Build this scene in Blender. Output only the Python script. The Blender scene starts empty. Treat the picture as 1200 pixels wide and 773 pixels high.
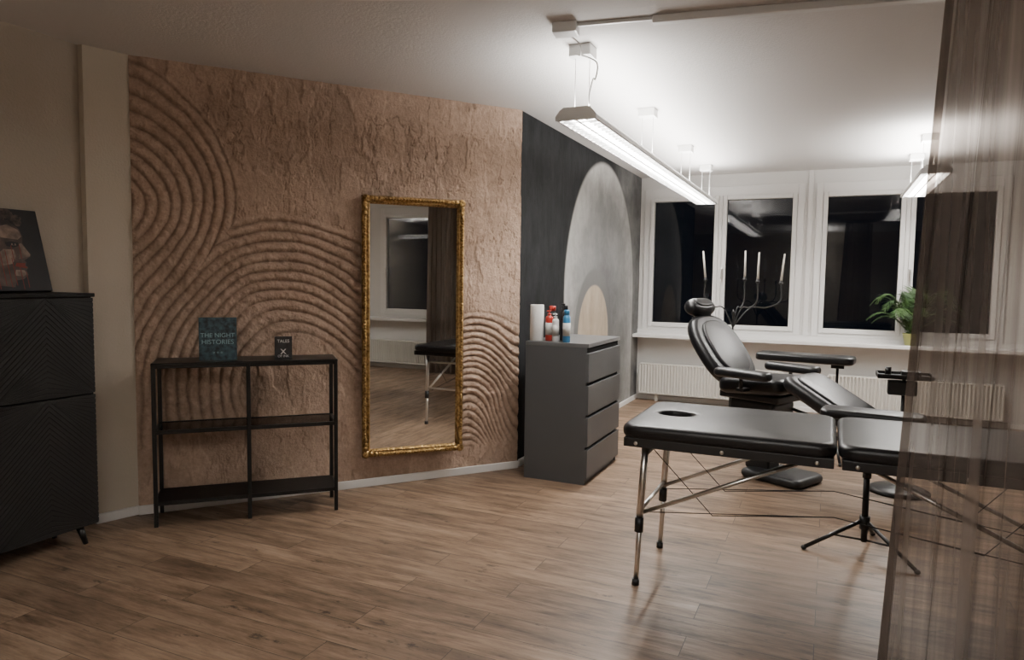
import bpy, bmesh, math, random
import numpy as np
from mathutils import Vector, Matrix
random.seed(4)
Z=2.6934
# ------------------------------------------------------------------ materials
def mat(name,col=(.8,.8,.8),rough=.5,metal=0.,spec=.5,emit=None,es=0.,bump=None,colvar=None,coat=0.,sheen=0.):
    m=bpy.data.materials.new(name);m.use_nodes=True
    nt=m.node_tree;b=nt.nodes['Principled BSDF']
    b.inputs['Base Color'].default_value=(*col,1);b.inputs['Roughness'].default_value=rough
    b.inputs['Metallic'].default_value=metal;b.inputs['Specular IOR Level'].default_value=spec
    b.inputs['Coat Weight'].default_value=coat
    if emit: b.inputs['Emission Color'].default_value=(*emit,1);b.inputs['Emission Strength'].default_value=es
    tc=nt.nodes.new('ShaderNodeTexCoord')
    if bump:
        sc,dist,det=bump
        n=nt.nodes.new('ShaderNodeTexNoise');n.inputs['Scale'].default_value=sc;n.inputs['Detail'].default_value=det
        nt.links.new(tc.outputs['Object'],n.inputs['Vector'])
        bp=nt.nodes.new('ShaderNodeBump');bp.inputs['Distance'].default_value=dist;bp.inputs['Strength'].default_value=1
        nt.links.new(n.outputs['Fac'],bp.inputs['Height']);nt.links.new(bp.outputs['Normal'],b.inputs['Normal'])
    if colvar:
        sc,col2=colvar
        n=nt.nodes.new('ShaderNodeTexNoise');n.inputs['Scale'].default_value=sc;n.inputs['Detail'].default_value=6
        nt.links.new(tc.outputs['Object'],n.inputs['Vector'])
        r=nt.nodes.new('ShaderNodeValToRGB');r.color_ramp.elements[0].position=.35;r.color_ramp.elements[1].position=.65
        r.color_ramp.elements[0].color=(*col,1);r.color_ramp.elements[1].color=(*col2,1)
        nt.links.new(n.outputs['Fac'],r.inputs['Fac']);nt.links.new(r.outputs['Color'],b.inputs['Base Color'])
    return m
class NT:
    def __init__(s,name):
        s.m=bpy.data.materials.new(name);s.m.use_nodes=True;s.nt=s.m.node_tree;s.b=s.nt.nodes['Principled BSDF'];s.out=s.nt.nodes['Material Output']
    def n(s,t,**k):
        x=s.nt.nodes.new(t)
        for a,v in k.items(): setattr(x,a,v)
        return x
    def l(s,a,b): s.nt.links.new(a,b)
    def math(s,op,a,b=None,c=None):
        x=s.n('ShaderNodeMath',operation=op)
        for i,v in enumerate((a,b,c)):
            if v is None: continue
            if isinstance(v,(int,float)): x.inputs[i].default_value=v
            else: s.l(v,x.inputs[i])
        return x.outputs[0]
    def mix(s,f,a,b,bt='MIX'):
        x=s.n('ShaderNodeMix',data_type='RGBA',blend_type=bt)
        for i,v in ((0,f),(6,a),(7,b)):
            if isinstance(v,(int,float)): x.inputs[i].default_value=v
            elif isinstance(v,tuple): x.inputs[i].default_value=(*v,1)
            else: s.l(v,x.inputs[i])
        return x.outputs[2]
    def noise(s,vec,sc,det=5,rough=.5):
        x=s.n('ShaderNodeTexNoise');x.inputs['Scale'].default_value=sc;x.inputs['Detail'].default_value=det;x.inputs['Roughness'].default_value=rough
        s.l(vec,x.inputs['Vector']);return x.outputs['Fac']
    def mapping(s,vec,sc=(1,1,1),loc=(0,0,0),rot=(0,0,0)):
        x=s.n('ShaderNodeMapping');x.inputs['Scale'].default_value=sc;x.inputs['Location'].default_value=loc;x.inputs['Rotation'].default_value=rot
        s.l(vec,x.inputs['Vector']);return x.outputs[0]
    def ramp(s,f,els):
        x=s.n('ShaderNodeValToRGB');cr=x.color_ramp
        while len(cr.elements)<len(els): cr.elements.new(.5)
        for e,(p,c) in zip(cr.elements,els): e.position=p;e.color=(*c,1)
        s.l(f,x.inputs['Fac']);return x.outputs['Color']
    def bump(s,h,dist,st=1.):
        x=s.n('ShaderNodeBump');x.inputs['Distance'].default_value=dist;x.inputs['Strength'].default_value=st
        s.l(h,x.inputs['Height']);s.l(x.outputs[0],s.b.inputs['Normal'])
def mr(lo,hi,s,v):
    x=s.n('ShaderNodeMapRange',interpolation_type='SMOOTHSTEP');x.inputs[1].default_value=lo;x.inputs[2].default_value=hi
    s.l(v,x.inputs[0]);return x.outputs[0]

# floor : oak planks along X
q=NT('oak_planks');tc=q.n('ShaderNodeTexCoord').outputs['Object']
br=q.n('ShaderNodeTexBrick');br.offset=.37;br.offset_frequency=2
q.l(tc,br.inputs['Vector']);br.inputs['Scale'].default_value=1
br.inputs['Brick Width'].default_value=1.28;br.inputs['Row Height'].default_value=.165
br.inputs['Mortar Size'].default_value=.0015;br.inputs['Mortar Smooth'].default_value=.1;br.inputs['Bias'].default_value=0
br.inputs['Color1'].default_value=(0,0,0,1);br.inputs['Color2'].default_value=(1,1,1,1);br.inputs['Mortar'].default_value=(.5,.5,.5,1)
sep=q.n('ShaderNodeSeparateColor');q.l(br.outputs['Color'],sep.inputs[0]);rnd=sep.outputs[0]
cx=q.n('ShaderNodeCombineXYZ');q.l(q.math('MULTIPLY',rnd,37.),cx.inputs[0]);q.l(q.math('MULTIPLY',rnd,11.),cx.inputs[2])
va=q.n('ShaderNodeVectorMath',operation='ADD');q.l(tc,va.inputs[0]);q.l(cx.outputs[0],va.inputs[1])
g1=q.noise(q.mapping(va.outputs[0],(1.3,8.5,1)),1.9,9,.72)
g2=q.noise(q.mapping(va.outputs[0],(3.,60,1)),2.,5,.65)
g3=q.noise(q.mapping(va.outputs[0],(1.,2.5,1)),2.0,3,.5)
kn=q.noise(q.mapping(va.outputs[0],(2.2,5.5,1)),2.6,6,.7)
c1=q.ramp(g1,[(.32,(.090,.056,.035)),(.42,(.198,.130,.085)),(.55,(.320,.220,.150)),(.75,(.44,.325,.235))])
c1=q.mix(mr(.40,.30,q,kn),c1,(.070,.043,.027))
c2=q.mix(.42,c1,q.ramp(g2,[(.3,(.32,.3,.28)),(.68,(1,1,1))]),'MULTIPLY')
c3=q.mix(.65,c2,q.ramp(rnd,[(0,(.64,.61,.58)),(1,(1.28,1.27,1.25))]),'MULTIPLY')
c4=q.mix(.55,c3,q.ramp(g3,[(.3,(.60,.57,.54)),(.7,(1.15,1.15,1.15))]),'MULTIPLY')
c5=q.mix(br.outputs['Fac'],c4,(.035,.024,.016))
q.l(c5,q.b.inputs['Base Color'])
q.l(q.ramp(g1,[(.3,(.48,.48,.48)),(.7,(.36,.36,.36))]),q.b.inputs['Roughness'])
q.bump(q.math('SUBTRACT',q.math('MULTIPLY',g2,.35),br.outputs['Fac']),.0012,.6)
M_floor=q.m
# ceiling plaster
q=NT('ceiling_plaster');tc=q.n('ShaderNodeTexCoord').outputs['Object']
q.b.inputs['Base Color'].default_value=(.68,.665,.65,1);q.b.inputs['Roughness'].default_value=.9
q.bump(q.noise(tc,80,4,.6),.0035,.7);M_ceil=q.m
# clay wall
q=NT('clay_relief');tc=q.n('ShaderNodeTexCoord').outputs['Object']
at=q.n('ShaderNodeAttribute');at.attribute_name='relief'
n1=q.noise(tc,3.2,6,.6);n2=q.noise(tc,60,5,.7);n3=q.noise(q.mapping(tc,(1,1,.45)),9,6,.65)
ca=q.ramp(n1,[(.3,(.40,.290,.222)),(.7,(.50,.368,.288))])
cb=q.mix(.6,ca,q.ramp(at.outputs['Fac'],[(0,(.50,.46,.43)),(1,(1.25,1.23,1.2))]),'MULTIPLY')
cc=q.mix(.5,cb,q.ramp(n2,[(.35,(.72,.72,.72)),(.65,(1.1,1.1,1.1))]),'MULTIPLY')
q.l(cc,q.b.inputs['Base Color']);q.b.inputs['Roughness'].default_value=.88;q.b.inputs['Specular IOR Level'].default_value=.2
q.bump(q.math('ADD',q.math('MULTIPLY',n2,.65),q.math('MULTIPLY',n3,.6)),.012,.85);M_clay=q.m
# dark mural
q=NT('arch_mural');tc=q.n('ShaderNodeTexCoord').outputs['Object']
sp=q.n('ShaderNodeSeparateXYZ');q.l(tc,sp.inputs[0]);Y=sp.outputs[1];ZZ=sp.outputs[2]
def arch(cy,cz,a,b):
    dy=q.math('DIVIDE',q.math('SUBTRACT',Y,cy),a)
    dz=q.math('DIVIDE',q.math('MAXIMUM',q.math('SUBTRACT',ZZ,cz),0.),b)
    return q.math('SQRT',q.math('ADD',q.math('MULTIPLY',dy,dy),q.math('MULTIPLY',dz,dz)))
ns=q.noise(q.mapping(tc,(1,1,.35)),7,8,.7);nb=q.noise(tc,2.2,7,.7)
wob=q.math('MULTIPLY',q.math('SUBTRACT',nb,.5),.03)
R1=q.math('ADD',arch(7.02,1.32,1.20,1.34),wob);R2=arch(6.72,.90,.50,.51);R3=arch(6.72,.9,.62,.68)
dark=q.ramp(q.math('ADD',q.math('MULTIPLY',ns,.6),q.math('MULTIPLY',nb,.4)),[(.35,(.003,.003,.0035)),(.65,(.020,.021,.023))])
farg=q.ramp(nb,[(.35,(.08,.08,.08)),(.65,(.18,.18,.175))])
base=q.mix(mr(7.2,7.9,q,Y),dark,farg)
pale=q.ramp(q.math('ADD',q.math('ADD',q.math('MULTIPLY',R1,.60),q.math('MULTIPLY',ns,.22)),q.math('MULTIPLY',nb,.16)),[(.3,(.13,.13,.13)),(.6,(.20,.20,.195)),(.80,(.36,.355,.34)),(1,(.30,.295,.285))])
pale=q.mix(.45,pale,q.ramp(nb,[(.38,(.55,.55,.55)),(.62,(1.15,1.15,1.15))]),'MULTIPLY')
c=q.mix(mr(1.0,.96,q,R1),base,pale)
c=q.mix(mr(1.0,.93,q,R3),c,(.12,.12,.118))
c=q.mix(mr(1.0,.95,q,R2),c,q.ramp(ns,[(.3,(.25,.20,.15)),(.7,(.38,.32,.25))]))
q.l(c,q.b.inputs['Base Color']);q.b.inputs['Roughness'].default_value=.7;q.b.inputs['Specular IOR Level'].default_value=.12
q.bump(ns,.006,.6);M_mural=q.m
M_beige=mat('beige_paint',(.42,.365,.295),.8,bump=(90,.002,3))
M_pillar=mat('pillar_paint',(.54,.475,.385),.8,bump=(90,.002,3))
M_white=mat('white_paint',(.64,.63,.61),.7,bump=(80,.002,3))
M_trim=mat('white_trim',(.74,.73,.71),.4)
M_frame=mat('window_lacquer',(.68,.67,.655),.35)
M_rad=mat('radiator_enamel',(.58,.56,.51),.4)
M_black=mat('black_metal',(.008,.008,.008),.38,spec=.4)
M_blackw=mat('black_wood',(.0055,.005,.005),.55,spec=.3,bump=(40,.001,4))
M_leath=mat('black_leather',(.008,.008,.009),.36,spec=.45,bump=(260,.0007,3))
M_chrome=mat('aluminium',(.72,.70,.67),.28,1.)
M_darkp=mat('dark_plastic',(.012,.012,.013),.45)
M_grey=mat('grey_foil',(.085,.088,.092),.45,bump=(120,.0004,2))
M_greytop=mat('grey_top',(.12,.122,.125),.28)
M_recess=mat('dark_recess',(.01,.01,.01),.7)
M_mirror=mat('mirror_silver',(.90,.91,.90),.01,1.)
q=NT('gilt_wood');tc=q.n('ShaderNodeTexCoord').outputs['Object']
nn_=q.noise(tc,45,5,.6);q.l(q.ramp(nn_,[(.3,(.16,.085,.026)),(.65,(.50,.33,.13))]),q.b.inputs['Base Color'])
q.b.inputs['Metallic'].default_value=.8;q.b.inputs['Roughness'].default_value=.4
vo=q.n('ShaderNodeTexVoronoi');vo.inputs['Scale'].default_value=55;q.l(tc,vo.inputs['Vector']);q.bump(vo.outputs['Distance'],.006,1);M_gold=q.m
q=NT('thin_glass')
fr=q.n('ShaderNodeFresnel');fr.inputs[0].default_value=1.6;tr=q.n('ShaderNodeBsdfTransparent');gl=q.n('ShaderNodeBsdfGlossy');gl.inputs['Roughness'].default_value=.01
tr.inputs[0].default_value=(.75,.8,.82,1);gl.inputs[0].default_value=(.8,.8,.8,1)
mx=q.n('ShaderNodeMixShader');q.l(fr.outputs[0],mx.inputs[0]);q.l(tr.outputs[0],mx.inputs[1]);q.l(gl.outputs[0],mx.inputs[2]);q.l(mx.outputs[0],q.out.inputs[0]);M_glass=q.m
def sheer(name,lo,hi,d,t_):
    q=NT(name);tcn=q.n('ShaderNodeTexCoord').outputs['Object']
    tr=q.n('ShaderNodeBsdfTransparent');df=q.n('ShaderNodeBsdfDiffuse');tl=q.n('ShaderNodeBsdfTranslucent')
    tr.inputs[0].default_value=(.74,.685,.64,1)
    df.inputs[0].default_value=(*d,1);tl.inputs[0].default_value=(*t_,1)
    m1=q.n('ShaderNodeMixShader');m1.inputs[0].default_value=.5;q.l(df.outputs[0],m1.inputs[1]);q.l(tl.outputs[0],m1.inputs[2])
    st=q.noise(q.mapping(tcn,(70,70,.5)),1.,3,.6);st2=q.noise(q.mapping(tcn,(22,22,.5)),1.,2,.5)
    x=q.n('ShaderNodeMapRange',interpolation_type='SMOOTHSTEP');x.inputs[1].default_value=.33;x.inputs[2].default_value=.67;x.inputs[3].default_value=lo;x.inputs[4].default_value=hi
    q.l(q.math('ADD',q.math('MULTIPLY',st,.4),q.math('MULTIPLY',st2,.6)),x.inputs[0])
    m2=q.n('ShaderNodeMixShader');q.l(x.outputs[0],m2.inputs[0]);q.l(tr.outputs[0],m2.inputs[1]);q.l(m1.outputs[0],m2.inputs[2])
    q.l(m2.outputs[0],q.out.inputs[0]);return q.m
M_sheer=sheer('sheer_brown',.42,.78,(.115,.094,.080),(.125,.10,.085))
M_sheer2=sheer('sheer_drape',.6,.9,(.22,.175,.145),(.24,.19,.155))
M_lampw=mat('lamp_housing',(.70,.70,.69),.35)
M_tube=mat('fluorescent_tube',(1,1,1),.5,emit=(1,.98,.95),es=9.)
M_leaf=mat('palm_leaf',(.025,.06,.02),.5,colvar=(8,(.06,.12,.03)))
M_pot=mat('glazed_pot',(.33,.34,.10),.3)
M_soil=mat('soil',(.03,.02,.015),.9)
M_wax=mat('candle_wax',(.8,.77,.71),.5)
M_wax2=mat('ivory_wax',(.50,.47,.42),.5)
# ------------------------------------------------------------------ builder
class Ob:
    def __init__(s,name): s.name=name;s.bm=bmesh.new();s.mats=[]
    def mi(s,m):
        if m not in s.mats: s.mats.append(m)
        return s.mats.index(m)
    def put(s,t,m,M=None,smooth=False):
        i=s.mi(m)
        for f in t.faces: f.material_index=i;f.smooth=(smooth if smooth!='side' else len(f.verts)==4)
        if M is not None: t.transform(M)
        bmesh.ops.recalc_face_normals(t,faces=t.faces[:])
        me=bpy.data.meshes.new('t');t.to_mesh(me);t.free();s.bm.from_mesh(me);bpy.data.meshes.remove(me)
    def box(s,lo,hi,m,bev=0,seg=2,M=None,smooth=False):
        t=bmesh.new();bmesh.ops.create_cube(t,size=1)
        sz=[hi[i]-lo[i] for i in range(3)];ce=[(hi[i]+lo[i])/2 for i in range(3)]
        t.transform(Matrix.Translation(ce)@Matrix.Diagonal((*sz,1)))
        if bev>0: bmesh.ops.bevel(t,geom=t.edges[:],offset=bev,segments=seg,profile=.5,affect='EDGES')
        s.put(t,m,M,smooth)
    def cyl(s,p0,p1,r0,m,r1=None,seg=16,M=None):
        p0=Vector(p0);p1=Vector(p1);d=p1-p0
        t=bmesh.new();bmesh.ops.create_cone(t,cap_ends=True,segments=seg,radius1=r0,radius2=r0 if r1 is None else r1,depth=d.length)
        X=Matrix.Translation((p0+p1)/2)@Vector((0,0,1)).rotation_difference(d).to_matrix().to_4x4()
        s.put(t,m,X if M is None else M@X,'side')
    def sph(s,c,r,m,sc=(1,1,1),M=None,u=16,v=10):
        t=bmesh.new();bmesh.ops.create_uvsphere(t,u_segments=u,v_segments=v,radius=r)
        X=Matrix.Translation(c)@Matrix.Diagonal((*sc,1));s.put(t,m,X if M is None else M@X,True)
    def tube(s,pts,r,m,seg=8,sub=0,M=None):
        P=[Vector(p) for p in pts]
        if sub:
            Q=[]
            for i in range(len(P)-1):
                a=P[max(i-1,0)];b=P[i];c=P[i+1];d=P[min(i+2,len(P)-1)]
                for k in range(sub):
                    u=k/sub;Q.append(.5*((2*b)+(c-a)*u+(2*a-5*b+4*c-d)*u*u+(3*b-a-3*c+d)*u**3))
            Q.append(P[-1]);P=Q
        t=bmesh.new();rings=[];up=None
        for i,p in enumerate(P):
            T=(P[min(i+1,len(P)-1)]-P[max(i-1,0)]).normalized()
            if up is None: up=T.orthogonal().normalized()
            up=(up-T*up.dot(T)).normalized();w=T.cross(up)
            rings.append([t.verts.new(p+(up*math.cos(2*math.pi*k/seg)+w*math.sin(2*math.pi*k/seg))*r) for k in range(seg)])
        for a,b in zip(rings,rings[1:]):
            for k in range(seg): t.faces.new((a[k],a[(k+1)%seg],b[(k+1)%seg],b[k]))
        t.faces.new(rings[0][::-1]);t.faces.new(rings[-1]);s.put(t,m,M,'side' if seg!=4 else False)
    def lathe(s,prof,c,m,seg=24,M=None):
        t=bmesh.new();rings=[]
        for r,z in prof: rings.append([t.verts.new((c[0]+r*math.cos(2*math.pi*k/seg),c[1]+r*math.sin(2*math.pi*k/seg),c[2]+z)) for k in range(seg)])
        for a,b in zip(rings,rings[1:]):
            for k in range(seg): t.faces.new((a[k],a[(k+1)%seg],b[(k+1)%seg],b[k]))
        t.faces.new(rings[0][::-1]);t.faces.new(rings[-1]);s.put(t,m,M,True)
    def pillow(s,out,th,er,m,M=None,crown=.0,seg=6,hole=None):
        t=bmesh.new();rings=[]
        ax=max(abs(p[0]) for p in out);ay=max(abs(p[1]) for p in out)
        prof=[]
        for k in range(seg+1):
            a=math.pi/2*k/seg;prof.append((er*(1-math.sin(a)),er*(1-math.cos(a))))
        prof=[(i,z) for i,z in prof]+[(i,th-z) for i,z in prof[::-1]]
        for i,z in prof: rings.append([t.verts.new((p[0]*(1-i/ax),p[1]*(1-i/ay),z)) for p in out])
        n=len(out)
        if hole:
            hx,hy_,ha,hb=hole
            an=[math.atan2(p[1]-hy_,p[0]-hx) for p in out]
            for sc,z in ((1.5,th),(1.15,th),(1.06,th-.003),(1.,th-.014),(1.,.01),(1.05,0)):
                rings.append([t.verts.new((hx+ha*sc*math.cos(a),hy_+hb*sc*math.sin(a),z)) for a in an])
            rings.append(rings[0])
        else:
            for sc,dz in ((.7,.6),(.4,.9),(.1,1.)):
                rings.append([t.verts.new((p[0]*(1-er/ax)*sc,p[1]*(1-er/ay)*sc,th+crown*dz)) for p in out])
        for a,b in zip(rings,rings[1:]):
            for k in range(n): t.faces.new((a[k],a[(k+1)%n],b[(k+1)%n],b[k]))
        if not hole: t.faces.new(rings[0][::-1]);t.faces.new(rings[-1])
        s.put(t,m,M,True)
    def quad(s,pts,m,M=None):
        t=bmesh.new();t.faces.new([t.verts.new(p) for p in pts]);i=s.mi(m)
        for f in t.faces:f.material_index=i
        if M is not None:t.transform(M)
        me=bpy.data.meshes.new('t');t.to_mesh(me);t.free();s.bm.from_mesh(me);bpy.data.meshes.remove(me)
    def done(s):
        me=bpy.data.meshes.new(s.name);s.bm.to_mesh(me);s.bm.free()
        for m in s.mats: me.materials.append(m)
        o=bpy.data.objects.new(s.name,me);bpy.context.collection.objects.link(o);return o
def rrect(a,b,r,n=6,dens=0):
    o=[]
    for cx,cy,s0 in ((a-r,b-r,0),(-a+r,b-r,90),(-a+r,-b+r,180),(a-r,-b+r,270)):
        for k in range(n+1):
            t=math.radians(s0+90*k/n);o.append((cx+r*math.cos(t),cy+r*math.sin(t)))
    if dens:
        q=[]
        for i,p in enumerate(o):
            q.append(p);w=o[(i+1)%len(o)];L=math.hypot(w[0]-p[0],w[1]-p[1])
            if L>dens:
                m=int(L/dens)
                for k in range(1,m): q.append((p[0]+(w[0]-p[0])*k/m,p[1]+(w[1]-p[1])*k/m))
        o=q
    return o
def sell(a,b,e=2.4,n=40):
    o=[]
    for k in range(n):
        t=2*math.pi*k/n;c,s_=math.cos(t),math.sin(t)
        o.append((a*math.copysign(abs(c)**(2/e),c),b*math.copysign(abs(s_)**(2/e),s_)))
    return o
def RZ(a): return Matrix.Rotation(math.radians(a),4,'Z')
def TR(*p): return Matrix.Translation(p)
# ------------------------------------------------------------------ room shell
XL,XR,YB,YW,XD=-3.84,2.9,-1.6,8.5,-2.144
A=Vector((-3.7322,2.8375,0));B=Vector((-2.144,4.8568,0))
e=(B-A).normalized();nrm=Vector((e.y,-e.x,0));Lw=(B-A).length
o=Ob('floor');o.box((XL-.2,YB-.2,-.1),(XR+.2,YW+.2,0),M_floor);o.done()
o=Ob('ceiling');o.box((XL-.2,YB-.2,Z),(XR+.2,YW+.2,Z+.1),M_ceil);o.done()
o=Ob('wall_left');o.box((XL-.2,YB,0),(XL,2.75,Z),M_beige);o.done()
o=Ob('wall_rear');o.box((XL-.2,YB-.2,0),(XR+.2,YB,Z),M_beige);o.done()
o=Ob('wall_pillar');t=bmesh.new()
P=[(-4.04,2.61),(-3.80,2.61),(A.x,A.y),(A.x-.3,A.y+.1)]
vb=[t.verts.new((x,y,0)) for x,y in P];vt=[t.verts.new((x,y,Z)) for x,y in P]
t.faces.new(vb[::-1]);t.faces.new(vt)
for k in range(4): t.faces.new((vb[k],vb[(k+1)%4],vt[(k+1)%4],vt[k]))
o.put(t,M_pillar);o.done()
o=Ob('wall_dark');o.box((XD-.2,B.y,0),(XD,YW+.2,Z),M_mural);o.done()
ZS,ZT=.86,2.55
o=Ob('wall_window')
W1=(-2.09,-.30);W2=(-.18,1.61)
o.box((XD,YW,0),(XR+.2,YW+.2,ZS),M_white);o.box((XD,YW,ZT),(XR+.2,YW+.2,Z),M_white)
o.box((XD,YW,ZS),(W1[0],YW+.2,ZT),M_white);o.box((W1[1],YW,ZS),(W2[0],YW+.2,ZT),M_white);o.box((W2[1],YW,ZS),(XR+.2,YW+.2,ZT),M_white)
o.done()
W3=(.28,1.28);W4=(3.6,5.39)
o=Ob('wall_right')
o.box((XR,YB,0),(XR+.2,YW,ZS),M_white);o.box((XR,YB,ZT),(XR+.2,YW,Z),M_white)
o.box((XR,YB,ZS),(XR+.2,W3[0],ZT),M_white);o.box((XR,W3[1],ZS),(XR+.2,W4[0],ZT),M_white);o.box((XR,W4[1],ZS),(XR+.2,YW,ZT),M_white)
o.done()
def window(i,w,M,n=2):
    o=Ob('window_%d'%i);L=w
    f=.07
    o.box((0,-.02,ZS),(f,.07,ZT),M_frame,.004,M=M);o.box((L-f,-.02,ZS),(L,.07,ZT),M_frame,.004,M=M)
    o.box((f,-.02,ZS),(L-f,.07,ZS+f*.6),M_frame,.004,M=M);o.box((f,-.02,ZT-f*1.5),(L-f,.07,ZT),M_frame,.004,M=M)
    m=L/2 if n==2 else f+.02
    if n==2: o.box((m-.02,-.03,ZS+f*.6),(m+.02,.06,ZT-f*1.5),M_frame,.004,M=M)
    for a,b in (((f,m-.02),(m+.02,L-f)) if n==2 else ((f,L-f),)):
        z0,z1=ZS+f*.6,ZT-f*1.5;s=.05
        o.box((a+.002,-.035,z0),(a+s,.04,z1),M_frame,.006,M=M);o.box((b-s,-.035,z0),(b-.002,.04,z1),M_frame,.006,M=M)
        o.box((a+s,-.035,z0),(b-s,.04,z0+s),M_frame,.006,M=M);o.box((a+s,-.035,z1-s),(b-s,.04,z1),M_frame,.006,M=M)
        o.quad([(a+s,.01,z0+s),(b-s,.01,z0+s),(b-s,.01,z1-s),(a+s,.01,z1-s)],M_glass,M=M)
    o.cyl((m+.035,-.035,1.6),(m+.035,-.075,1.6),.012,M_chrome,M=M);o.box((m+.025,-.085,1.48),(m+.045,-.07,1.61),M_chrome,.004,M=M)
    o.done()
window(1,W1[1]-W1[0],TR(W1[0],YW,0));window(2,W2[1]-W2[0],TR(W2[0],YW,0))
Mr=lambda y: Matrix(((0,1,0,XR),(1,0,0,y),(0,0,1,0),(0,0,0,1)))
window(3,W3[1]-W3[0],Mr(W3[0]),1);window(4,W4[1]-W4[0],Mr(W4[0]))
o=Ob('trim_1');o.box((XD,YW-.26,.775),(XR,YW,.815),M_frame,.006);o.box((XD,YW-.025,.815),(XR,YW,ZS),M_frame);o.done()
o=Ob('trim_2');o.box((XR-.26,YB,.775),(XR,YW-.26,.815),M_frame,.006);o.done()
o=Ob('trim_3');o.box((-.265,YW-.02,.86),(-.215,YW,Z-.0),M_frame,.004);o.done()
def radiator(x0,x1,M):
    o=Ob('radiator')
    o.box((x0,-.10,.44),(x1,-.01,.455),M_rad,.003,M=M)
    o.box((x0,-.10,.09),(x1,-.08,.11),M_rad,.003,M=M);o.box((x0,-.085,.10),(x1,-.03,.45),M_rad,0,M=M)
    n=int((x1-x0)/.035)
    for k in range(n+1):
        x=x0+(x1-x0)*k/n;o.box((x-.010,-.104,.10),(x+.010,-.085,.445),M_rad,.005,1,M=M)
    for x in (x0+.2,x1-.2): o.box((x-.02,-.05,0),(x+.02,-.02,.12),M_rad,M=M)
    o.done()
radiator(-2.07,-.45,TR(0,YW-.06,0));radiator(.02,1.62,TR(0,YW-.06,0));
radiator(-.1,1.7,Matrix(((0,1,0,XR-.06),(1,0,0,0),(0,0,1,0),(0,0,0,1))))
# relief wall ------------------------------------------------------
def vnoise(x,y,seed):
    r=np.random.RandomState(seed);G=r.rand(256,256)
    xi=np.floor(x).astype(int);yi=np.floor(y).astype(int);fx=x-xi;fy=y-yi
    fx=fx*fx*(3-2*fx);fy=fy*fy*(3-2*fy)
    g=lambda a,b:G[a%256,b%256]
    return (g(xi,yi)*(1-fx)+g(xi+1,yi)*fx)*(1-fy)+(g(xi,yi+1)*(1-fx)+g(xi+1,yi+1)*fx)*fy
def fbm(x,y,seed,oc=5):
    s=0;a=.5
    for k in range(oc): s=s+a*vnoise(x*2**k+17*k,y*2**k+5*k,seed+k);a*=.55
    return s
NS,NZ=600,630
S,ZG=np.meshgrid(np.linspace(0,Lw,NS),np.linspace(0,Z,NZ))
ws=S+.03*(fbm(S*5,ZG*5,11,3)-.45)+.20*(fbm(S*1.5,ZG*1.5,15,2)-.41);wz=ZG+.03*(fbm(S*5+40,ZG*5,12,3)-.45)+.20*(fbm(S*1.5+9,ZG*1.5,16,2)-.41)
def dd(c): return np.hypot(ws-c[0],wz-c[1])
def dseg(a,b):
    vx,vy=b[0]-a[0],b[1]-a[1];t=np.clip(((ws-a[0])*vx+(wz-a[1])*vy)/(vx*vx+vy*vy),0,1)
    return np.hypot(ws-a[0]-t*vx,wz-a[1]-t*vy)
C1,C2=(-.19,1.87),(.90,.70);R1,R2=.77,1.12
d1,d2=dd(C1),dseg(C2,(1.95,-.25))
D12=math.hypot(C2[0]-C1[0],C2[1]-C1[1])
side=(C2[0]-C1[0])*(wz-C1[1])-(C2[1]-C1[1])*(ws-C1[0])
A3=.05+.24*np.clip(1.3-ZG,0,1.2)
ph3=wz-A3*np.cos(2*np.pi*(ws-2.16)/.95)+.05
in1=(d1<R1)&(side>0);in2=(d2<R2)|((side<=0)&(d2<1.6));in3=(ph3<1.20)&(ws>1.5)
reg=np.zeros_like(S,int)
reg[in2]=2
m=in1&((~in2)|(d1/R1<d2/R2));reg[m]=1
reg[(ws>1.72)]=0
m=in3&((reg==0)|(ws>1.72));reg[m]=3
phi=np.where(reg==1,d1,np.where(reg==2,D12-d2,ph3*1.05))
edge=np.where(reg==1,R1-d1,np.where(reg==2,np.where(side>0,R2-d2,1.6-d2),np.where(reg==3,1.20-ph3,0)))
ph=phi/.064
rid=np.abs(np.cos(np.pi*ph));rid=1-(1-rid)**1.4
amp=np.clip(edge/.05,0,1)
low=np.clip((ZG-.36-.30*(fbm(S*3,ZG*3,33,3)-.5)-.15*np.exp(-((S-.8)/.45)**2))/.16,0,1)
low=np.where(S>1.6,np.clip((ZG-.18)/.12,0,1),low)
core=np.where(reg==2,np.clip((d2-.30-.12*(fbm(S*4,ZG*4,37,3)-.45))/.12,0,1),1)
amp=np.where(reg==0,0,amp)*low*core
rough=fbm(S*34,ZG*34,21,4)-.5
big=fbm(S*3.2,ZG*2.,41,5)
patch=fbm(S*6,ZG*2.6,51,6);tro=1/(1+np.exp(-(patch-.50)*110))
patch2=fbm(S*15,ZG*5.5,61,5);tro2=1/(1+np.exp(-(patch2-.53)*80))
crk=np.exp(-(np.abs(fbm(S*9,ZG*3.5,81,5)-.47)/.008)**2)*np.clip((fbm(S*2.1,ZG*2.1,91,2)-.33)*8,0,1)
flat=(big-.5)*.012+tro*.007+tro2*.003+rough*.0045-crk*.007
ridge=.0165*rid+rough*.016+(fbm(S*14,ZG*14,71,3)-.5)*.012-.004
hgt=flat*(1-amp)+ridge*amp
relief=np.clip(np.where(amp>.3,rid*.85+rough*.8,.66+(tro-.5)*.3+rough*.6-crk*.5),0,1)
X=A.x+e.x*S+nrm.x*hgt;Yc=A.y+e.y*S+nrm.y*hgt
co=np.stack([X,Yc,ZG],-1).reshape(-1,3)
idx=np.arange(NS*NZ).reshape(NZ,NS)
fc=np.stack([idx[:-1,:-1],idx[:-1,1:],idx[1:,1:],idx[1:,:-1]],-1).reshape(-1,4)
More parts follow.
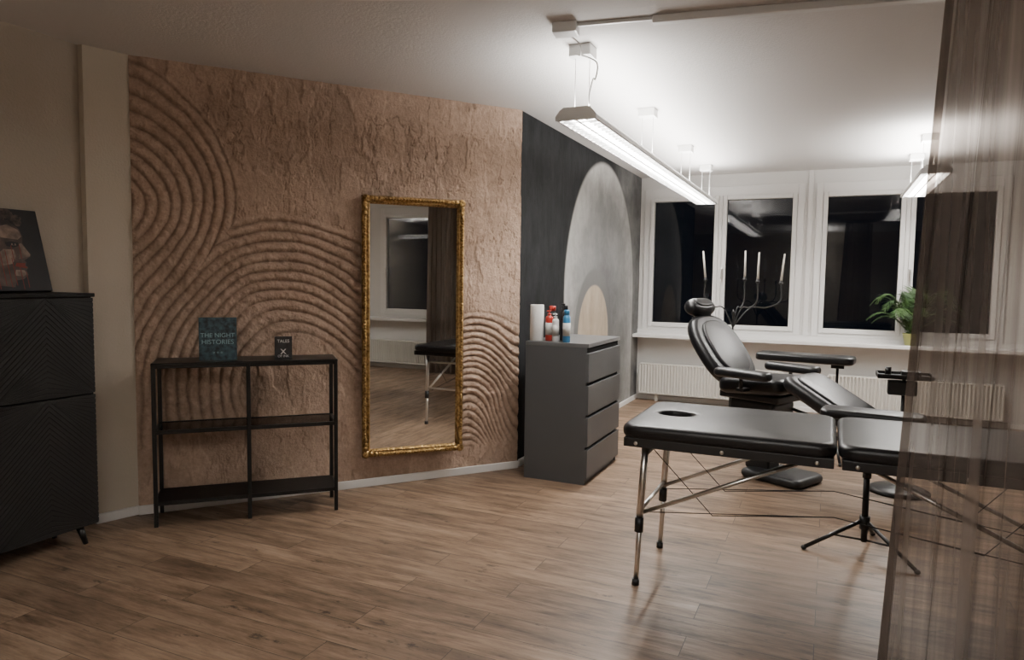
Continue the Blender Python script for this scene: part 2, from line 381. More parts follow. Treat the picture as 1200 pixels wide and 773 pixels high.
n0=len(co);bk=np.array([list(A-nrm*.15+Vector((0,0,0))),list(B-nrm*.15),list(B-nrm*.15+Vector((0,0,Z))),list(A-nrm*.15+Vector((0,0,Z)))])
co=np.vstack([co,bk]);fc=np.vstack([fc,[[n0+3,n0+2,n0+1,n0]]])
me=bpy.data.meshes.new('wall_relief');me.vertices.add(len(co));me.vertices.foreach_set('co',co.ravel())
me.loops.add(fc.size);me.loops.foreach_set('vertex_index',fc.ravel().astype(np.int32))
me.polygons.add(len(fc));me.polygons.foreach_set('loop_start',np.arange(0,fc.size,4,dtype=np.int32));me.polygons.foreach_set('loop_total',np.full(len(fc),4,np.int32))
me.update();me.validate();me.polygons.foreach_set('use_smooth',np.ones(len(me.polygons),bool))
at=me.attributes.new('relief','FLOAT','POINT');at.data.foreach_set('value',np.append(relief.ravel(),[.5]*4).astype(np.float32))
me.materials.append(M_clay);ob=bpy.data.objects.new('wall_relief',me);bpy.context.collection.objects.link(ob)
MW=Matrix(((e.x,nrm.x,0,A.x),(e.y,nrm.y,0,A.y),(0,0,1,0),(0,0,0,1)))
def base(name,p0,p1,h=.055,t=.018):
    d=(Vector(p1)-Vector(p0));L=d.length;d.normalize();n=Vector((d.y,-d.x,0))
    M=Matrix(((d.x,n.x,0,p0[0]),(d.y,n.y,0,p0[1]),(0,0,1,0),(0,0,0,1)))
    o=Ob(name);o.box((0,0,0),(L,t,h),M_trim,.004,M=M);o.done()
base('baseboard_relief',A+nrm*.014,B+nrm*.014)
base('baseboard_pillar',(-3.80,2.61,0),(A.x,A.y,0));base('baseboard_dark',(XD,B.y+.02,0),(XD,YW-.0,0))
base('baseboard_left',(XL,YB,0),(XL,2.6,0));base('baseboard_window',(XD,YW,0),(XR,YW,0));base('baseboard_right',(XR,YW,0),(XR,YB,0))
# ------------------------------------------------------------------ mirror (hangs turned slightly off the wall)
o=Ob('wall_mirror')
s0,s1,z0,z1=1.352,2.066,.215,1.985
MW=MW@TR(s0,.0,0)@RZ(5.8)@TR(-s0,0,0)
prof=[(0,.005),(0,.03),(.008,.042),(.018,.046),(.026,.038),(.034,.034),(.042,.040),(.050,.034),(.055,.022)]
t=bmesh.new();rings=[]
yo=.03
for cx,cz,sx,sz in ((s0,z0,1,1),(s1,z0,-1,1),(s1,z1,-1,-1),(s0,z1,1,-1)):
    rings.append([t.verts.new((cx+sx*a,yo+b,cz+sz*a)) for a,b in prof])
for k in range(4):
    a,b=rings[k],rings[(k+1)%4]
    for j in range(len(prof)-1): t.faces.new((a[j],a[j+1],b[j+1],b[j]))
o.put(t,M_gold,MW)
o.box((s0+.01,.018,z0+.01),(s1-.01,.036,z1-.01),M_recess,M=MW)
o.box((s1-.06,-.05,z0+.1),(s1-.02,.02,z1-.1),M_recess,M=MW)
o.quad([(s0+.05,yo+.022,z0+.05),(s1-.05,yo+.022,z0+.05),(s1-.05,yo+.022,z1-.05),(s0+.05,yo+.022,z1-.05)],M_mirror,M=MW)
def beads(a,b,off,step,r,sc):
    a=Vector(a);b=Vector(b);n=int((b-a).length/step)
    for k in range(n+1):
        p=a.lerp(b,k/n);o.sph(p,r,M_gold,sc,M=MW,u=8,v=5)
for (a,b,sc) in (((s0,z0),(s1,z0),(1.3,1,.8)),((s0,z1),(s1,z1),(1.3,1,.8)),((s0,z0),(s0,z1),(.8,1,1.3)),((s1,z0),(s1,z1),(.8,1,1.3))):
    ax=(a[0]+(.018 if a[0]==s0 else -.018));bx=(b[0]+(.018 if b[0]==s0 else -.018))
    az=a[1]+(.018 if a[1]==z0 else -.018);bz=b[1]+(.018 if b[1]==z0 else -.018)
    beads((ax,yo+.044,az),(bx,yo+.044,bz),0,.02,.0075,sc)
for cx,sx in ((s0,1),(s1,-1)):
    for cz,sz in ((z0,1),(z1,-1)):
        o.sph((cx+sx*.024,yo+.045,cz+sz*.024),.028,M_gold,(1,.5,1),M=MW,u=10,v=8)
        for k in (.06,.09,.12):
            o.sph((cx+sx*k,yo+.045,cz+sz*.02),.02-.05*(k-.06),M_gold,(1.2,.5,.9),M=MW,u=8,v=6);o.sph((cx+sx*.02,yo+.045,cz+sz*k),.02-.05*(k-.06),M_gold,(.9,.5,1.2),M=MW,u=8,v=6)
o.done()
# ------------------------------------------------------------------ console shelf
SA=math.degrees(.7788);MS=TR(-3.4437,2.7269,0)@RZ(SA)
o=Ob('console_shelf');dp=.27;w=1.0;r=.011
for x in (0,.5,1.0):
    for y in (0,dp):
        o.box((x-r,y-r,0),(x+r,y+r,.93),M_black,.002,1,M=MS)
for z in (.92,.545,.135):
    for y in (0,dp): o.box((0,y-r*.8,z-r),(w,y+r*.8,z+r),M_black,.002,1,M=MS)
    for x in (0,.5,1.): o.box((x-r*.8,0,z-r),(x+r*.8,dp,z+r),M_black,.002,1,M=MS)
o.box((-.012,-.012,.925),(w+.012,dp+.012,.94),M_black,.003,1,M=MS)
o.box((0,0,.545),(w,dp,.553),M_glass,M=MS);o.box((0,0,.125),(w,dp,.147),M_blackw,M=MS)
o.done()
def book(name,x,y,wd,ht,th,rot,cov,txt,tcol):
    M=MS@TR(x,y,.9405)@RZ(rot)
    o=Ob(name)
    pg=M_wax
    o.box((-wd/2,-th/2,0),(wd/2,-th/2+.003,ht),cov,M=M);o.box((-wd/2,th/2-.003,0),(wd/2,th/2,ht),cov,M=M)
    o.box((-wd/2,-th/2,0),(-wd/2+.004,th/2,ht),cov,M=M);o.box((-wd/2+.004,-th/2+.003,.003),(wd/2-.004,th/2-.003,ht-.003),pg,M=M)
    b=o.done()
    for k,(s,zz,sz) in enumerate(txt):
        cu=bpy.data.curves.new('lettering',"FONT");cu.body=s;cu.size=sz;cu.align_x='CENTER';cu.extrude=.0004;cu.materials.append(tcol)
        tx=bpy.data.objects.new('lettering_%d'%k,cu);bpy.context.collection.objects.link(tx)
        tx.matrix_world=M@TR(0,-th/2-.0006,zz)@Matrix.Rotation(math.radians(90),4,'X');tx.parent=b;
    return b
M_teal=mat('teal_cover',(.006,.014,.022),.4,colvar=(38,(.06,.13,.17)))
M_bk=mat('black_cover',(.012,.012,.013),.4,colvar=(34,(.03,.03,.035)))
M_ink=mat('pale_ink',(.30,.50,.58),.5);M_inkw=mat('white_ink',(.75,.75,.75),.5)
book('hardcover_book',.335,.10,.205,.25,.035,-4,M_teal,[('THE NIGHT',.135,.036),('HISTORIES',.095,.038),('* * *',.03,.03)],M_ink)
book('hardcover_book',.70,.07,.10,.135,.03,-4,M_bk,[('TALES',.10,.026),('x',.03,.07),('OF INK',.012,.02)],M_inkw)
# ------------------------------------------------------------------ cabinet
o=Ob('sideboard_cabinet');x0,x1,y0,y1,zt=-3.83,-3.53,.95,2.45,1.335
o.box((x0,y0,.10),(x1-.022,y1,zt-.02),M_blackw);o.box((x0,y0-.005,zt-.02),(x1+.004,y1+.005,zt),M_blackw,.003)
M_groove=mat('cabinet_slat',(.0065,.006,.006),.5)
nd=3;dw=(y1-y0)/nd
for k in range(nd):
    for za,zb in ((.105,.80),(.81,zt-.025)):
        a=y0+k*dw+.003;b=a+dw-.006
        o.box((x1-.022,a,za),(x1-.004,b,zb),M_blackw,.002,1)
        c=(a+b)/2;st=.028;hh=(b-a)/2
        zz=za-hh
        while zz<zb:
            for sg in (1,-1):
                t=bmesh.new()
                ya,yb=(a,c) if sg>0 else (c,b)
                def zc(y): return zz+(y-a if sg>0 else b-y)
                pts=[(ya,zc(ya)),(yb,zc(yb)),(yb,zc(yb)+st*.8),(ya,zc(ya)+st*.8)]
                pts=[(y,min(max(v,za),zb)) for y,v in pts]
                if max(p[1] for p in pts)-min(p[1] for p in pts)>.004 and abs((pts[3][1]-pts[0][1])+(pts[2][1]-pts[1][1]))>.006:
                    f0=[t.verts.new((x1-.004,y,v)) for y,v in pts];f1=[t.verts.new((x1-.0018,y,v)) for y,v in pts]
                    t.faces.new(f1)
                    for j in range(4): t.faces.new((f0[j],f0[(j+1)%4],f1[(j+1)%4],f1[j]))
                    o.put(t,M_groove)
                else: t.free()
            zz+=st
for y in (y0+.1,y1-.08):
    o.cyl((x1-.05,y,.10),(x1-.03,y+.02,0),.02,M_black,.012);o.cyl((x0+.05,y,.10),(x0+.04,y,0),.02,M_black,.012)
o.done()
# painting leaning on the wall, standing on the cabinet
o=Ob('canvas_painting');hC=.43;wC=.62
tilt=math.atan2(.12,.40)
MC=Matrix(((0,1,0,-3.665),(1,0,0,1.705),(0,0,1,zt+.010),(0,0,0,1)))@Matrix.Rotation(tilt,4,'X')
M_cv=mat('canvas_dark',(.008,.008,.009),.6,colvar=(6,(.020,.018,.02)))
M_sk=mat('painted_marble',(.03,.023,.021),.6,colvar=(12,(.13,.088,.068)))
M_skl=mat('painted_highlight',(.13,.09,.07),.6,colvar=(22,(.31,.22,.17)))
M_hr=mat('painted_curls',(.012,.010,.010),.6,colvar=(34,(.11,.075,.058)))
M_rd=mat('painted_red',(.20,.022,.013),.5)
o.box((0,-.025,0),(wC,0,hC),M_cv,.002,1,M=MC)
def poly(pts,m,y):
    t=bmesh.new();f=t.faces.new([t.verts.new((a,y,b)) for a,b in pts]);o.put(t,m,MC)
face=[(.34,.03),(.44,.02),(.455,.055),(.49,.062),(.515,.085),(.51,.108),(.522,.122),(.512,.134),(.518,.150),(.51,.160),(.545,.182),(.548,.192),(.53,.222),(.518,.252),(.526,.285),(.515,.325),(.47,.37),(.38,.36),(.33,.25),(.33,.12)]
poly(face,M_sk,.0012)
poly([(.45,.08),(.49,.075),(.51,.09),(.50,.108),(.46,.11)],M_skl,.0016)
poly([(.46,.128),(.512,.118),(.518,.124),(.508,.131),(.512,.146),(.47,.146)],M_rd,.0018)
poly([(.485,.165),(.54,.182),(.545,.192),(.528,.222),(.512,.250),(.500,.245),(.505,.21),(.49,.185)],M_skl,.0017)
poly([(.40,.13),(.45,.14),(.475,.18),(.47,.215),(.42,.215),(.385,.18)],M_skl,.0016)
poly([(.42,.275),(.50,.268),(.52,.285),(.51,.32),(.46,.345),(.41,.33)],M_skl,.0016)
poly([(.44,.232),(.47,.225),(.50,.236),(.498,.252),(.465,.258),(.435,.250)],M_cv,.0018)
poly([(.462,.237),(.486,.237),(.484,.247),(.465,.247)],M_skl,.0021);poly([(.47,.238),(.48,.238),(.48,.247),(.47,.247)],M_cv,.0023)
for k in range(60):
    a=random.uniform(0,1)
    if k<36: cx=.27+.26*a;cz=.345+.05*math.sin(a*3.1)+random.uniform(-.02,.035)
    else: cx=random.uniform(.24,.37);cz=random.uniform(.10,.37)
    rr=random.uniform(.012,.022);n=10
    poly([(cx+rr*math.cos(2*math.pi*j/n)*random.uniform(.8,1.1),min(cz+rr*math.sin(2*math.pi*j/n),.425)) for j in range(n)],M_hr if k%4 else M_sk,.0026+.00004*k)
for cx,za,zb,ww in ((.425,.02,.21,.003),(.45,.03,.17,.003),(.48,.01,.135,.003),(.40,.03,.20,.003),(.505,.02,.10,.003),(.37,.01,.3,.003),(.458,.16,.235,.003),(.33,.02,.2,.003),(.497,.17,.24,.003)):
    poly([(cx-ww/2,zb),(cx+ww/2,zb),(cx+ww*.6,za),(cx,za-.006),(cx-ww*.6,za)],M_rd,.0055)
o.done()
# ------------------------------------------------------------------ dresser
o=Ob('chest_of_drawers');xa,xb,ya,yb=-1.985,-1.505,4.63,5.43
o.box((xa,ya,0),(xb-.02,ya+.018,.972),M_grey);o.box((xa,yb-.018,0),(xb-.02,yb,.972),M_grey);o.box((xa,ya+.018,.0),(xa+.01,yb-.018,.97),M_grey)
o.box((xa+.01,ya+.018,.03),(xb-.05,yb-.018,.95),M_recess)
o.box((xa-.001,ya-.001,.972),(xb-.004,yb+.001,1.0),M_greytop,.002,1)
o.box((xb-.05,ya+.018,0),(xb-.03,yb-.018,.05),M_grey)
hh=(.955-.045)/4
for k in range(4):
    z=.045+k*hh
    o.box((xb-.022,ya-.001,z),(xb,yb+.001,z+hh-.022),M_grey,.002,1)
    o.box((xb-.034,ya+.018,z+hh-.022),(xb-.03,yb-.018,z+hh),M_recess)
o.done()
# toiletries
zt2=1.0005
M_paper=mat('paper_roll',(.72,.71,.69),.9,bump=(60,.002,3));M_red=mat('red_plastic',(.40,.03,.02),.35);M_blue=mat('blue_plastic',(.05,.22,.42),.3);M_wp=mat('white_plastic',(.65,.65,.65),.35);M_card=mat('cardboard',(.25,.17,.1),.8)
M_lab=mat('bottle_label',(.5,.5,.48),.5)
o=Ob('paper_towel_roll');o.lathe([(.022,0),(.048,0),(.05,.004),(.05,.256),(.048,.26),(.022,.26),(.022,.25),(.001,.25)],(-1.93,4.70,zt2),M_paper);o.cyl((-1.93,4.70,zt2+.252),(-1.93,4.70,zt2+.2605),.021,M_card);o.done()
def bottle(name,x,y,r,h,mb,mc,lab=None,pump=False,neck=.35):
    o=Ob(name);o.lathe([(r*.9,0),(r,.006),(r,h*.74),(r*.92,h*.79),(r*neck,h*.84),(r*neck,h*.86)],(x,y,zt2),mb)
    if pump:
        o.cyl((x,y,zt2+h*.85),(x,y,zt2+h*.90),r*.5,mc);o.cyl((x,y,zt2+h*.9),(x,y,zt2+h*.97),.004,mc);o.box((x-.02,y-.008,zt2+h*.955),(x+.01,y+.008,zt2+h),mc,.003,1)
    else: o.lathe([(r*(neck+.12),0),(r*(neck+.12),h*.13),(r*neck,h*.145)],(x,y,zt2+h*.855),mc)
    if lab: o.cyl((x,y,zt2+h*.2),(x,y,zt2+h*.6),r*1.015,lab,seg=24)
    o.done()
bottle('soap_bottle',-1.840,4.715,.028,.22,M_red,M_red,M_lab,True)
bottle('soap_bottle',-1.85,4.80,.03,.25,M_darkp,M_red,None,False,.7)
bottle('lotion_bottle',-1.782,4.69,.024,.20,M_wp,M_wp,M_lab,True)
bottle('spray_bottle',-1.722,4.735,.025,.26,M_darkp,M_darkp,None,False,.5)
bottle('shampoo_bottle',-1.69,4.670,.027,.23,M_blue,M_blue,M_lab,False,.6)
bottle('spray_bottle',-1.76,4.80,.028,.27,M_darkp,M_darkp,None,True)
# ------------------------------------------------------------------ pendant fixtures
PD,PU=205,90
def fixture(x,y0,y1,ms,zb=2.29,hw=.12,k_=1.,ku=1.):
    o=Ob('pendant_light');h=.065
    pr=[(-hw,0),(-hw,.022),(-hw*.78,h*.8),(-hw*.6,h),(hw*.6,h),(hw*.78,h*.8),(hw,.022),(hw,0),(hw-.012,0),(hw-.012,.015),(hw*.45,.034),(-hw*.45,.034),(-hw+.012,.015),(-hw+.012,0)]
    t=bmesh.new();a=[t.verts.new((x+p[0],y0,zb+p[1])) for p in pr];b=[t.verts.new((x+p[0],y1,zb+p[1])) for p in pr];n=len(pr)
    for k in range(n): t.faces.new((a[k],a[(k+1)%n],b[(k+1)%n],b[k]))
    o.put(t,M_lampw)
    for yy,d in ((y0,-.02),(y1,.02)):
        t=bmesh.new();pc=pr[:8];a=[t.verts.new((x+p[0]*1.02,yy,zb+p[1]*1.02-.001)) for p in pc];b=[t.verts.new((x+p[0]*1.02,yy+d,zb+p[1]*1.02-.001)) for p in pc]
        t.faces.new(a);t.faces.new(b[::-1])
        for k in range(8): t.faces.new((a[k],a[(k+1)%8],b[(k+1)%8],b[k]))
        o.put(t,M_lampw)
    for dx in (-.055,.055): o.cyl((x+dx,y0+.03,zb+.016),(x+dx,y1-.03,zb+.016),.008,M_tube,seg=10)
    o.box((x-.006,y0,zb-.001),(x+.006,y1,zb+.03),M_lampw)
    n=int((y1-y0)/.07)
    for k in range(1,n): 
        y=y0+(y1-y0)*k/n;o.box((x-hw+.012,y-.002,zb-.001),(x+hw-.012,y+.002,zb+.010),M_lampw)
    for y in ms:
        o.box((x-.06,y-.06,Z-.06),(x+.06,y+.06,Z),M_lampw,.005)
        for dx in (-.04,.04): o.cyl((x+dx,y,zb+h),(x+dx,y,Z-.05),.002,M_lampw,seg=6)
    o.done()
    L=y1-y0
    for nm,zz,rx,pw in (('down',zb+.028,0,PD*L/4.2*k_),('up',zb+h+.02,math.pi,PU*L/4.2*k_*ku)):
        la=bpy.data.lights.new('tube_light_'+nm,'AREA');la.shape='RECTANGLE';la.size=.16;la.size_y=L-.1;la.energy=pw;la.color=(1,.965,.92)
        lo=bpy.data.objects.new('tube_light_'+nm,la);bpy.context.collection.objects.link(lo);lo.location=(x,(y0+y1)/2,zz);lo.rotation_euler=(rx,0,0)
fixture(-1.27,3.60,7.9,(3.68,5.16,6.65,7.8),2.29,.112)
fixture(.70,6.3,7.9,(6.84,7.8),2.30,.11,1.8)
fixture(-.3,-1.3,.6,(-1.1,.4),k_=1.15,ku=1.4)
o=Ob('power_cable');o.tube([(-1.25,3.37,Z-.03),(-1.20,3.42,Z-.07),(-1.22,3.50,Z-.10),(-1.25,3.54,Z-.08),(-1.16,3.58,Z-.12),(-1.17,3.6,Z-.2),(-1.19,3.62,2.50),(-1.22,3.65,2.42),(-1.215,3.66,2.36)],.004,M_lampw,6,6);o.done()
o=Ob('ceiling_conduit');d=Vector((.68,.10,0)).normalized();n=Vector((-d.y,d.x,0))
Mc=Matrix(((d.x,n.x,0,-1.24),(d.y,n.y,0,3.33),(0,0,1,Z),(0,0,0,1)))
o.box((-.06,-.05,-.05),(.06,.05,0),M_lampw,.006,M=Mc);o.box((.06,-.008,-.016),(.42,.008,0),M_lampw,.002,1,M=Mc);o.box((.42,-.025,-.035),(3.9,.025,0),M_lampw,.004,1,M=Mc);o.done()
# ------------------------------------------------------------------ massage table
o=Ob('massage_table');ty0,ty1,tz=3.07,3.80,.79
cy=(ty0+ty1)/2;hy=(ty1-ty0)/2
secs=[(-.845,.052),(.058,.955)]
for k,(a,b) in enumerate(secs):
    mx_=(a+b)/2
    if k==0: o.pillow(rrect((b-a)/2,hy,.07,8,.05),.066,.026,M_leath,TR(mx_,cy,tz-.066),0,hole=(-.665-mx_,0.02,.085,.07))
    else: o.pillow(rrect((b-a)/2,hy,.07),.066,.026,M_leath,TR(mx_,cy,tz-.066),.003)
    for lo,hi in (((a+.015,ty0+.012),(b-.008,ty0+.04)),((a+.015,ty1-.04),(b-.008,ty1-.012)),((a+.015,ty0+.04),(a+.04,ty1-.04)),((b-.035,ty0+.04),(b-.008,ty1-.04))):
        o.box((lo[0],lo[1],tz-.102),(hi[0],hi[1],tz-.06),M_darkp,.004)
    if k==1: o.box((a+.04,ty0+.04,tz-.075),(b-.035,ty1-.04,tz-.064),M_darkp)
    else: o.box((a+.35,ty0+.04,tz-.075),(b-.035,ty1-.04,tz-.064),M_darkp)
    for yy in (ty0+.011,ty1-.011):
        for f in (.08,.5,.92): o.sph((a+(b-a)*f,yy,tz-.084),.009,M_chrome,(1,.5,1),u=10,v=6)
for sx,x0l in ((1,-.775),(-1,.885)):
    for y in (3.20,3.72):
        o.cyl((x0l-sx*.01,y,.0),(x0l+sx*.005,y,.34),.0125,M_chrome);o.cyl((x0l-sx*.002,y,.27),(x0l+sx*.02,y,tz-.09),.017,M_chrome)
        o.cyl((x0l-sx*.002,y,.26),(x0l,y,.33),.021,M_darkp);o.cyl((x0l-sx*.011,y,0),(x0l-sx*.01,y,.03),.018,M_darkp)
        o.cyl((x0l+sx*.01,y+(.012 if y<3.5 else -.012),.35),(x0l+sx*.74,y+(.03 if y<3.5 else -.03),tz-.10),.010,M_chrome,seg=10)
    o.cyl((x0l,3.20,.36),(x0l,3.72,.36),.010,M_chrome);o.cyl((x0l+sx*.01,3.2,.62),(x0l+sx*.01,3.72,.62),.010,M_chrome)
    o.cyl((x0l+sx*.74,3.23,tz-.105),(x0l+sx*.74,3.69,tz-.105),.010,M_chrome)
for y in (3.25,3.67):
    o.tube([(-.77,y,.34),(.055,y,.44),(.88,y,.34)],.0025,M_black,6);o.tube([(-.74,y,.66),(-.45,y,.37),(.055,y,.44),(.6,y,.37),(.84,y,.66)],.0025,M_black,6)
o.done()
# ------------------------------------------------------------------ tripod armrest stand
def stand(name,px,py,h,angs,r,pad,rot,th=.05):
    o=Ob(name);o.cyl((px,py,.06),(px,py,h*.6),.016,M_black);o.cyl((px,py,h*.5),(px,py,h-.03),.011,M_black);o.cyl((px,py,.13),(px,py,.2),.026,M_black);o.cyl((px,py,h*.56),(px,py,h*.62),.022,M_black)
    for a in angs:
        a=math.radians(a);c,s=math.cos(a),math.sin(a)
        o.tube([(px+.02*c,py+.02*s,.17),(px+r*c,py+r*s,.014)],.011,M_black,8);o.sph((px+r*c,py+r*s,.013),.016,M_black,(1,1,.8),u=10,v=6)
        o.tube([(px+.015*c,py+.015*s,.07),(px+r*.5*c,py+r*.5*s,.09)],.006,M_black,6)
    o.box((px-.05,py-.03,h-.05),(px+.05,py+.03,h-.008),M_black,.004)
    o.pillow(rrect(pad[0],pad[1],.05),th,.02,M_leath,TR(px+pad[2],py+pad[3],h-.01)@RZ(rot),.004)
    o.done()
stand('armrest_stand',.22,4.14,.73,(199,79,319),.31,(.25,.10,0.01,0),-8)
stand('armrest_stand',.08,6.32,.80,(160,280,40),.28,(.38,.13,-.25,0),-8,.065)
# ------------------------------------------------------------------ tattoo chair
CH=TR(-.45,5.54,0)@RZ(-27)
o=Ob('tattoo_chair')
def lrot(x,z,ang): return CH@TR(x,0,z)@Matrix.Rotation(math.radians(ang),4,'Y')
o.pillow(rrect(.26,.26,.07),.12,.045,M_leath,lrot(.05,.63,-4),.01)
ca_,sa_=.62,.785
MB=CH@TR(-.35,0,.905)@Matrix(((-ca_,0,sa_,0),(0,1,0,0),(sa_,0,ca_,0),(0,0,0,1)))
def ov(a,b,sq=2.6): return sell(a,b,sq,44)
o.pillow(ov(.33,.28),.10,.045,M_leath,MB@TR(0,0,-.05),.0)
o.pillow(ov(.25,.19),.035,.016,M_leath,MB@TR(0,0,.035),.012)
o.box((-.25,-.12,-.075),(.27,.12,-.05),M_darkp,.01,M=MB)
for y in (-.05,.05): o.cyl((.26,y,-.03),(.40,y,-.01),.008,M_chrome,M=MB)
MH=MB@TR(.385,0,-.02)@Matrix.Rotation(math.radians(12),4,'Y')
o.pillow(sell(.08,.155,2.6),.11,.05,M_leath,MH,.0)
o.pillow(sell(.045,.10,2.6),.03,.012,M_leath,MH@TR(0,0,.092),.0)
# leg rest
ML=lrot(.54,.585,27)
o.pillow(rrect(.30,.24,.08),.10,.042,M_leath,ML,.008);o.pillow(rrect(.24,.18,.06),.02,.009,M_leath,ML@TR(0,0,.095),.006)
o.box((-.27,-.12,-.03),(.25,.12,.0),M_darkp,.01,M=ML)
o.pillow(rrect(.16,.22,.06),.07,.03,M_leath,lrot(.99,.42,3),.006);o.box((.72,-.04,.37),(1.05,.04,.41),M_darkp,.008,M=CH)
for sg in (-1,1):
    o.pillow(rrect(.22,.06,.045),.065,.028,M_leath,CH@TR(.06,sg*.335,.755),.004)
    o.cyl((.05,sg*.33,.68),(.05,sg*.335,.77),.014,M_black,M=CH);o.box((.02,min(sg*.2,sg*.345),.66),(.08,max(sg*.2,sg*.345),.685),M_black,.004,M=CH)
o.box((-.22,-.2,.58),(.26,.2,.63),M_darkp,.01,M=CH);o.box((-.17,-.15,.42),(.2,.15,.58),M_darkp,.03,3,M=CH)
o.box((-.06,-.08,.05),(.14,.08,.44),M_darkp,.02,3,M=CH)
o.pillow(rrect(.24,.19,.06),.065,.03,M_darkp,CH@TR(.20,0,0),.01)
for sg in (-1,1): o.cyl((.2,sg*.12,.51),(.70,sg*.1,.42),.012,M_chrome,M=CH)
o.done()
# small instrument tray
o=Ob('instrument_tray_stand');px,py,h=.49,5.50,.80
o.cyl((px,py,.05),(px,py,h),.012,M_black);o.lathe([(.2,0),(.2,.012),(.16,.03),(.02,.045)],(px,py,0),M_black)
o.box((px-.17,py-.12,h),(px+.17,py+.12,h+.012),M_black,.004)
for a,b in (((-.17,-.12),(.17,-.11)),((-.17,.11),(.17,.12)),((-.17,-.12),(-.16,.12)),((.16,-.12),(.17,.12))): o.box((px+a[0],py+a[1],h),(px+b[0],py+b[1],h+.03),M_black,.002,1)
o.cyl((px-.1,py,h+.012),(px-.1,py,h+.07),.02,M_black);o.box((px-.02,py-.05,h+.012),(px+.1,py+.04,h+.05),M_darkp,.005)
o.box((px-.10,py-.04,h-.12),(px+.08,py+.04,h-.02),M_darkp,.01)
o.done()
# ------------------------------------------------------------------ candelabra
o=Ob('floor_candelabra');cx,cy_=-.87,7.25
o.lathe([(.17,0),(.17,.012),(.12,.03),(.03,.05),(.012,.1),(.010,.8),(.02,.82),(.010,.84),(.008,1.12),(.016,1.14),(.002,1.18)],(cx,cy_,0),M_black)
Rv=Vector((.95,.3,0)).normalized()
for dx,zt_,dy,ln in ((-.28,1.46,0,-.06),(.11,1.47,.06,0),(.21,1.45,-.06,.01),(.45,1.44,.02,.05)):
    p=Vector((cx,cy_,0))+Rv*dx+Vector((-Rv.y,Rv.x,0))*dy
    b=Vector((cx,cy_,1.0));q1=Vector((cx,cy_,0)).lerp(Vector((p.x,p.y,0)),.35)
    o.tube([b,(q1.x,q1.y,1.19),(q1.x*.45+p.x*.55,q1.y*.45+p.y*.55,1.20),(p.x,p.y,1.27),(p.x,p.y,zt_)],.0065,M_darkp,8,8)
    o.lathe([(.007,0),(.020,.01),(.022,.018),(.012,.02),(.012,.04)],(p.x,p.y,zt_-.01),M_black,12);o.cyl((p.x,p.y,zt_+.01),(p.x+ln*.5,p.y,zt_+.29),.011,M_wax2,.008,12)
o.done()
# ------------------------------------------------------------------ potted palm
o=Ob('potted_palm');px,py,pz=.78,8.36,.8155
o.lathe([(.05,0),(.075,.12),(.078,.125),(.07,.125),(.066,.11),(.001,.108)],(px,py,pz),M_pot);o.cyl((px,py,pz+.09),(px,py,pz+.112),.064,M_soil)
for k in range(34):
    a=2*math.pi*k/34+random.uniform(-.2,.2);L=random.uniform(.32,.50);up=random.uniform(.25,.60)
    if math.sin(a)>0.25: L*=.3
    dx,dy=math.cos(a),math.sin(a)*.75
    pts=[]
    for j in range(9):
        t_=j/8;pts.append(Vector((px+dx*L*t_,py+dy*L*t_*.6,pz+.11+up*math.sin(t_*2.1)*.9-.10*t_*t_)))
    o.tube(pts,.003,M_leaf,5)
    for j in range(1,9):
        for sg in (-1,1):
            for h_ in (0,.5):
                p=pts[j-1].lerp(pts[j],h_);T=(pts[j]-pts[j-1]).normalized();sd=T.cross(Vector((0,0,1))).normalized()*sg
                ll=.11*math.sin(math.pi*min(1,(j+h_)/9.5))+.03;tip=p+(sd*.8+T*.6+Vector((0,0,-.15))).normalized()*ll
                w_=T*.008
                if tip.y>8.44: tip.y=8.44
                o.quad([p-w_,p+w_,p.lerp(tip,.5)+w_*1.2,tip],M_leaf);
o.done()
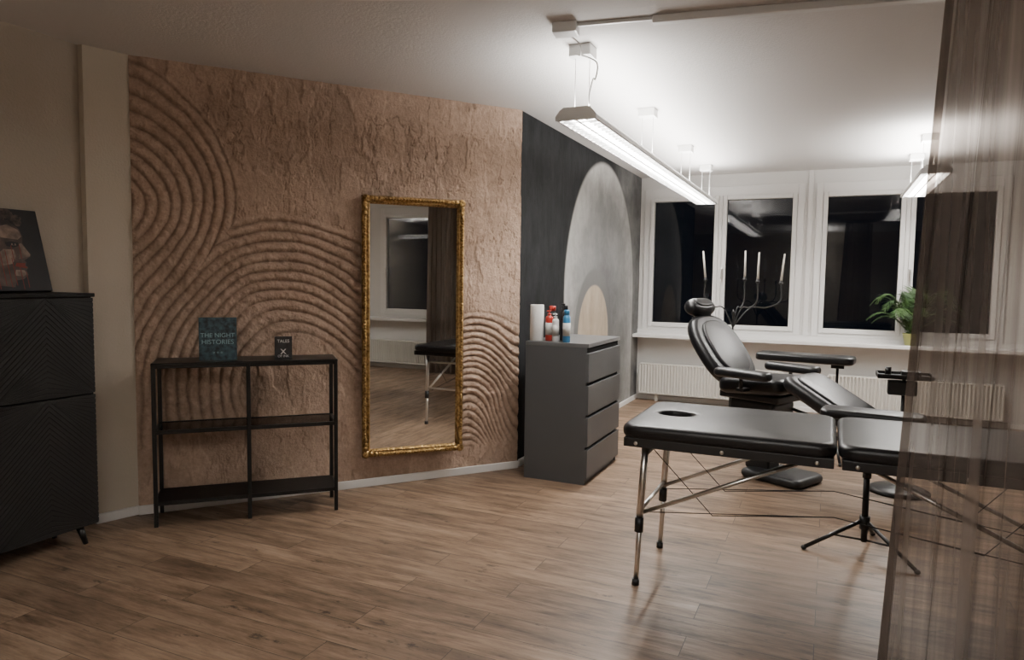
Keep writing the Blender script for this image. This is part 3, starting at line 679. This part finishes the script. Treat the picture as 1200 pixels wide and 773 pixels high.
# ------------------------------------------------------------------ curtains
def curtain(name,path,flare,seg,mt,zt=Z-.03,zb=.02,amp=.022,wl=.085,rail=True,hem=0):
    o=Ob(name);t=bmesh.new()
    P=[Vector(p) for p in path];tot=sum((b-a).length for a,b in zip(P,P[1:]))
    def at(d):
        for a,b in zip(P,P[1:]):
            l=(b-a).length
            if d<=l: return a.lerp(b,d/l),(b-a).normalized()
            d-=l
        return P[-1],(P[-1]-P[-2]).normalized()
    def sheet(i0,i1,off):
        nz=24;rows=[]
        for j in range(nz+1):
            v=j/nz;row=[]
            for i in range(i0,i1+1):
                d=tot*i/seg;p,T=at(d);n=Vector((-T.y,T.x,0))
                w_=2*math.pi*d/wl+1.2*math.sin(d*7)+.6*math.sin(v*3+d*4)
                am=amp*(.7+.6*v)*(1+.45*math.sin(d*11+1))
                q_=p+n*(am*math.sin(w_)+off)-Vector((1,0,0))*flare*(v**.9)*(1-i/seg)
                row.append(t.verts.new((q_.x,q_.y,zt+(zb-zt)*v)))
            rows.append(row)
        for a,b in zip(rows,rows[1:]):
            for i in range(len(a)-1): t.faces.new((a[i],a[i+1],b[i+1],b[i]))
    sheet(0,seg,0)
    if hem: sheet(0,hem,.002)
    o.put(t,mt,None,True)
    if rail:
        a,b=P[0],P[-1];d_=(b-a).normalized();n=Vector((-d_.y,d_.x,0));L=(b-a).length
        o.box((-.05,-.015,Z-.03),(L+.05,.015,Z),M_lampw,.003,1,M=Matrix(((d_.x,n.x,0,a.x),(d_.y,n.y,0,a.y),(0,0,1,0),(0,0,0,1))))
    o.done()
curtain('sheer_curtain',[(.222,1.74,0),(.72,1.36,0)],.118,480,M_sheer,amp=.013,wl=.072,hem=9)
curtain('sheer_curtain',[(2.55,1.36,0),(2.50,2.5,0)],.03,260,M_sheer2,amp=.04,wl=.08)
# ------------------------------------------------------------------ world, camera
w=bpy.data.worlds.new('night');bpy.context.scene.world=w;w.use_nodes=True
w.node_tree.nodes['Background'].inputs[0].default_value=(.0025,.0035,.006,1);w.node_tree.nodes['Background'].inputs[1].default_value=1
f,H,yaw,pitch,roll=820.7264,1.4331,-.4252,.0707,.0143
F=Vector((math.sin(yaw)*math.cos(pitch),math.cos(yaw)*math.cos(pitch),-math.sin(pitch)));R=Vector((math.cos(yaw),-math.sin(yaw),0));U=R.cross(F)
c,s=math.cos(roll),math.sin(roll);R,U=c*R+s*U,-s*R+c*U
cd=bpy.data.cameras.new('camera');cd.lens=f/1200*36;cd.sensor_width=36;cd.clip_start=.05
cam=bpy.data.objects.new('camera',cd);bpy.context.collection.objects.link(cam)
cam.matrix_world=Matrix(((R.x,U.x,-F.x,0),(R.y,U.y,-F.y,0),(R.z,U.z,-F.z,H),(0,0,0,1)))
bpy.context.scene.camera=cam
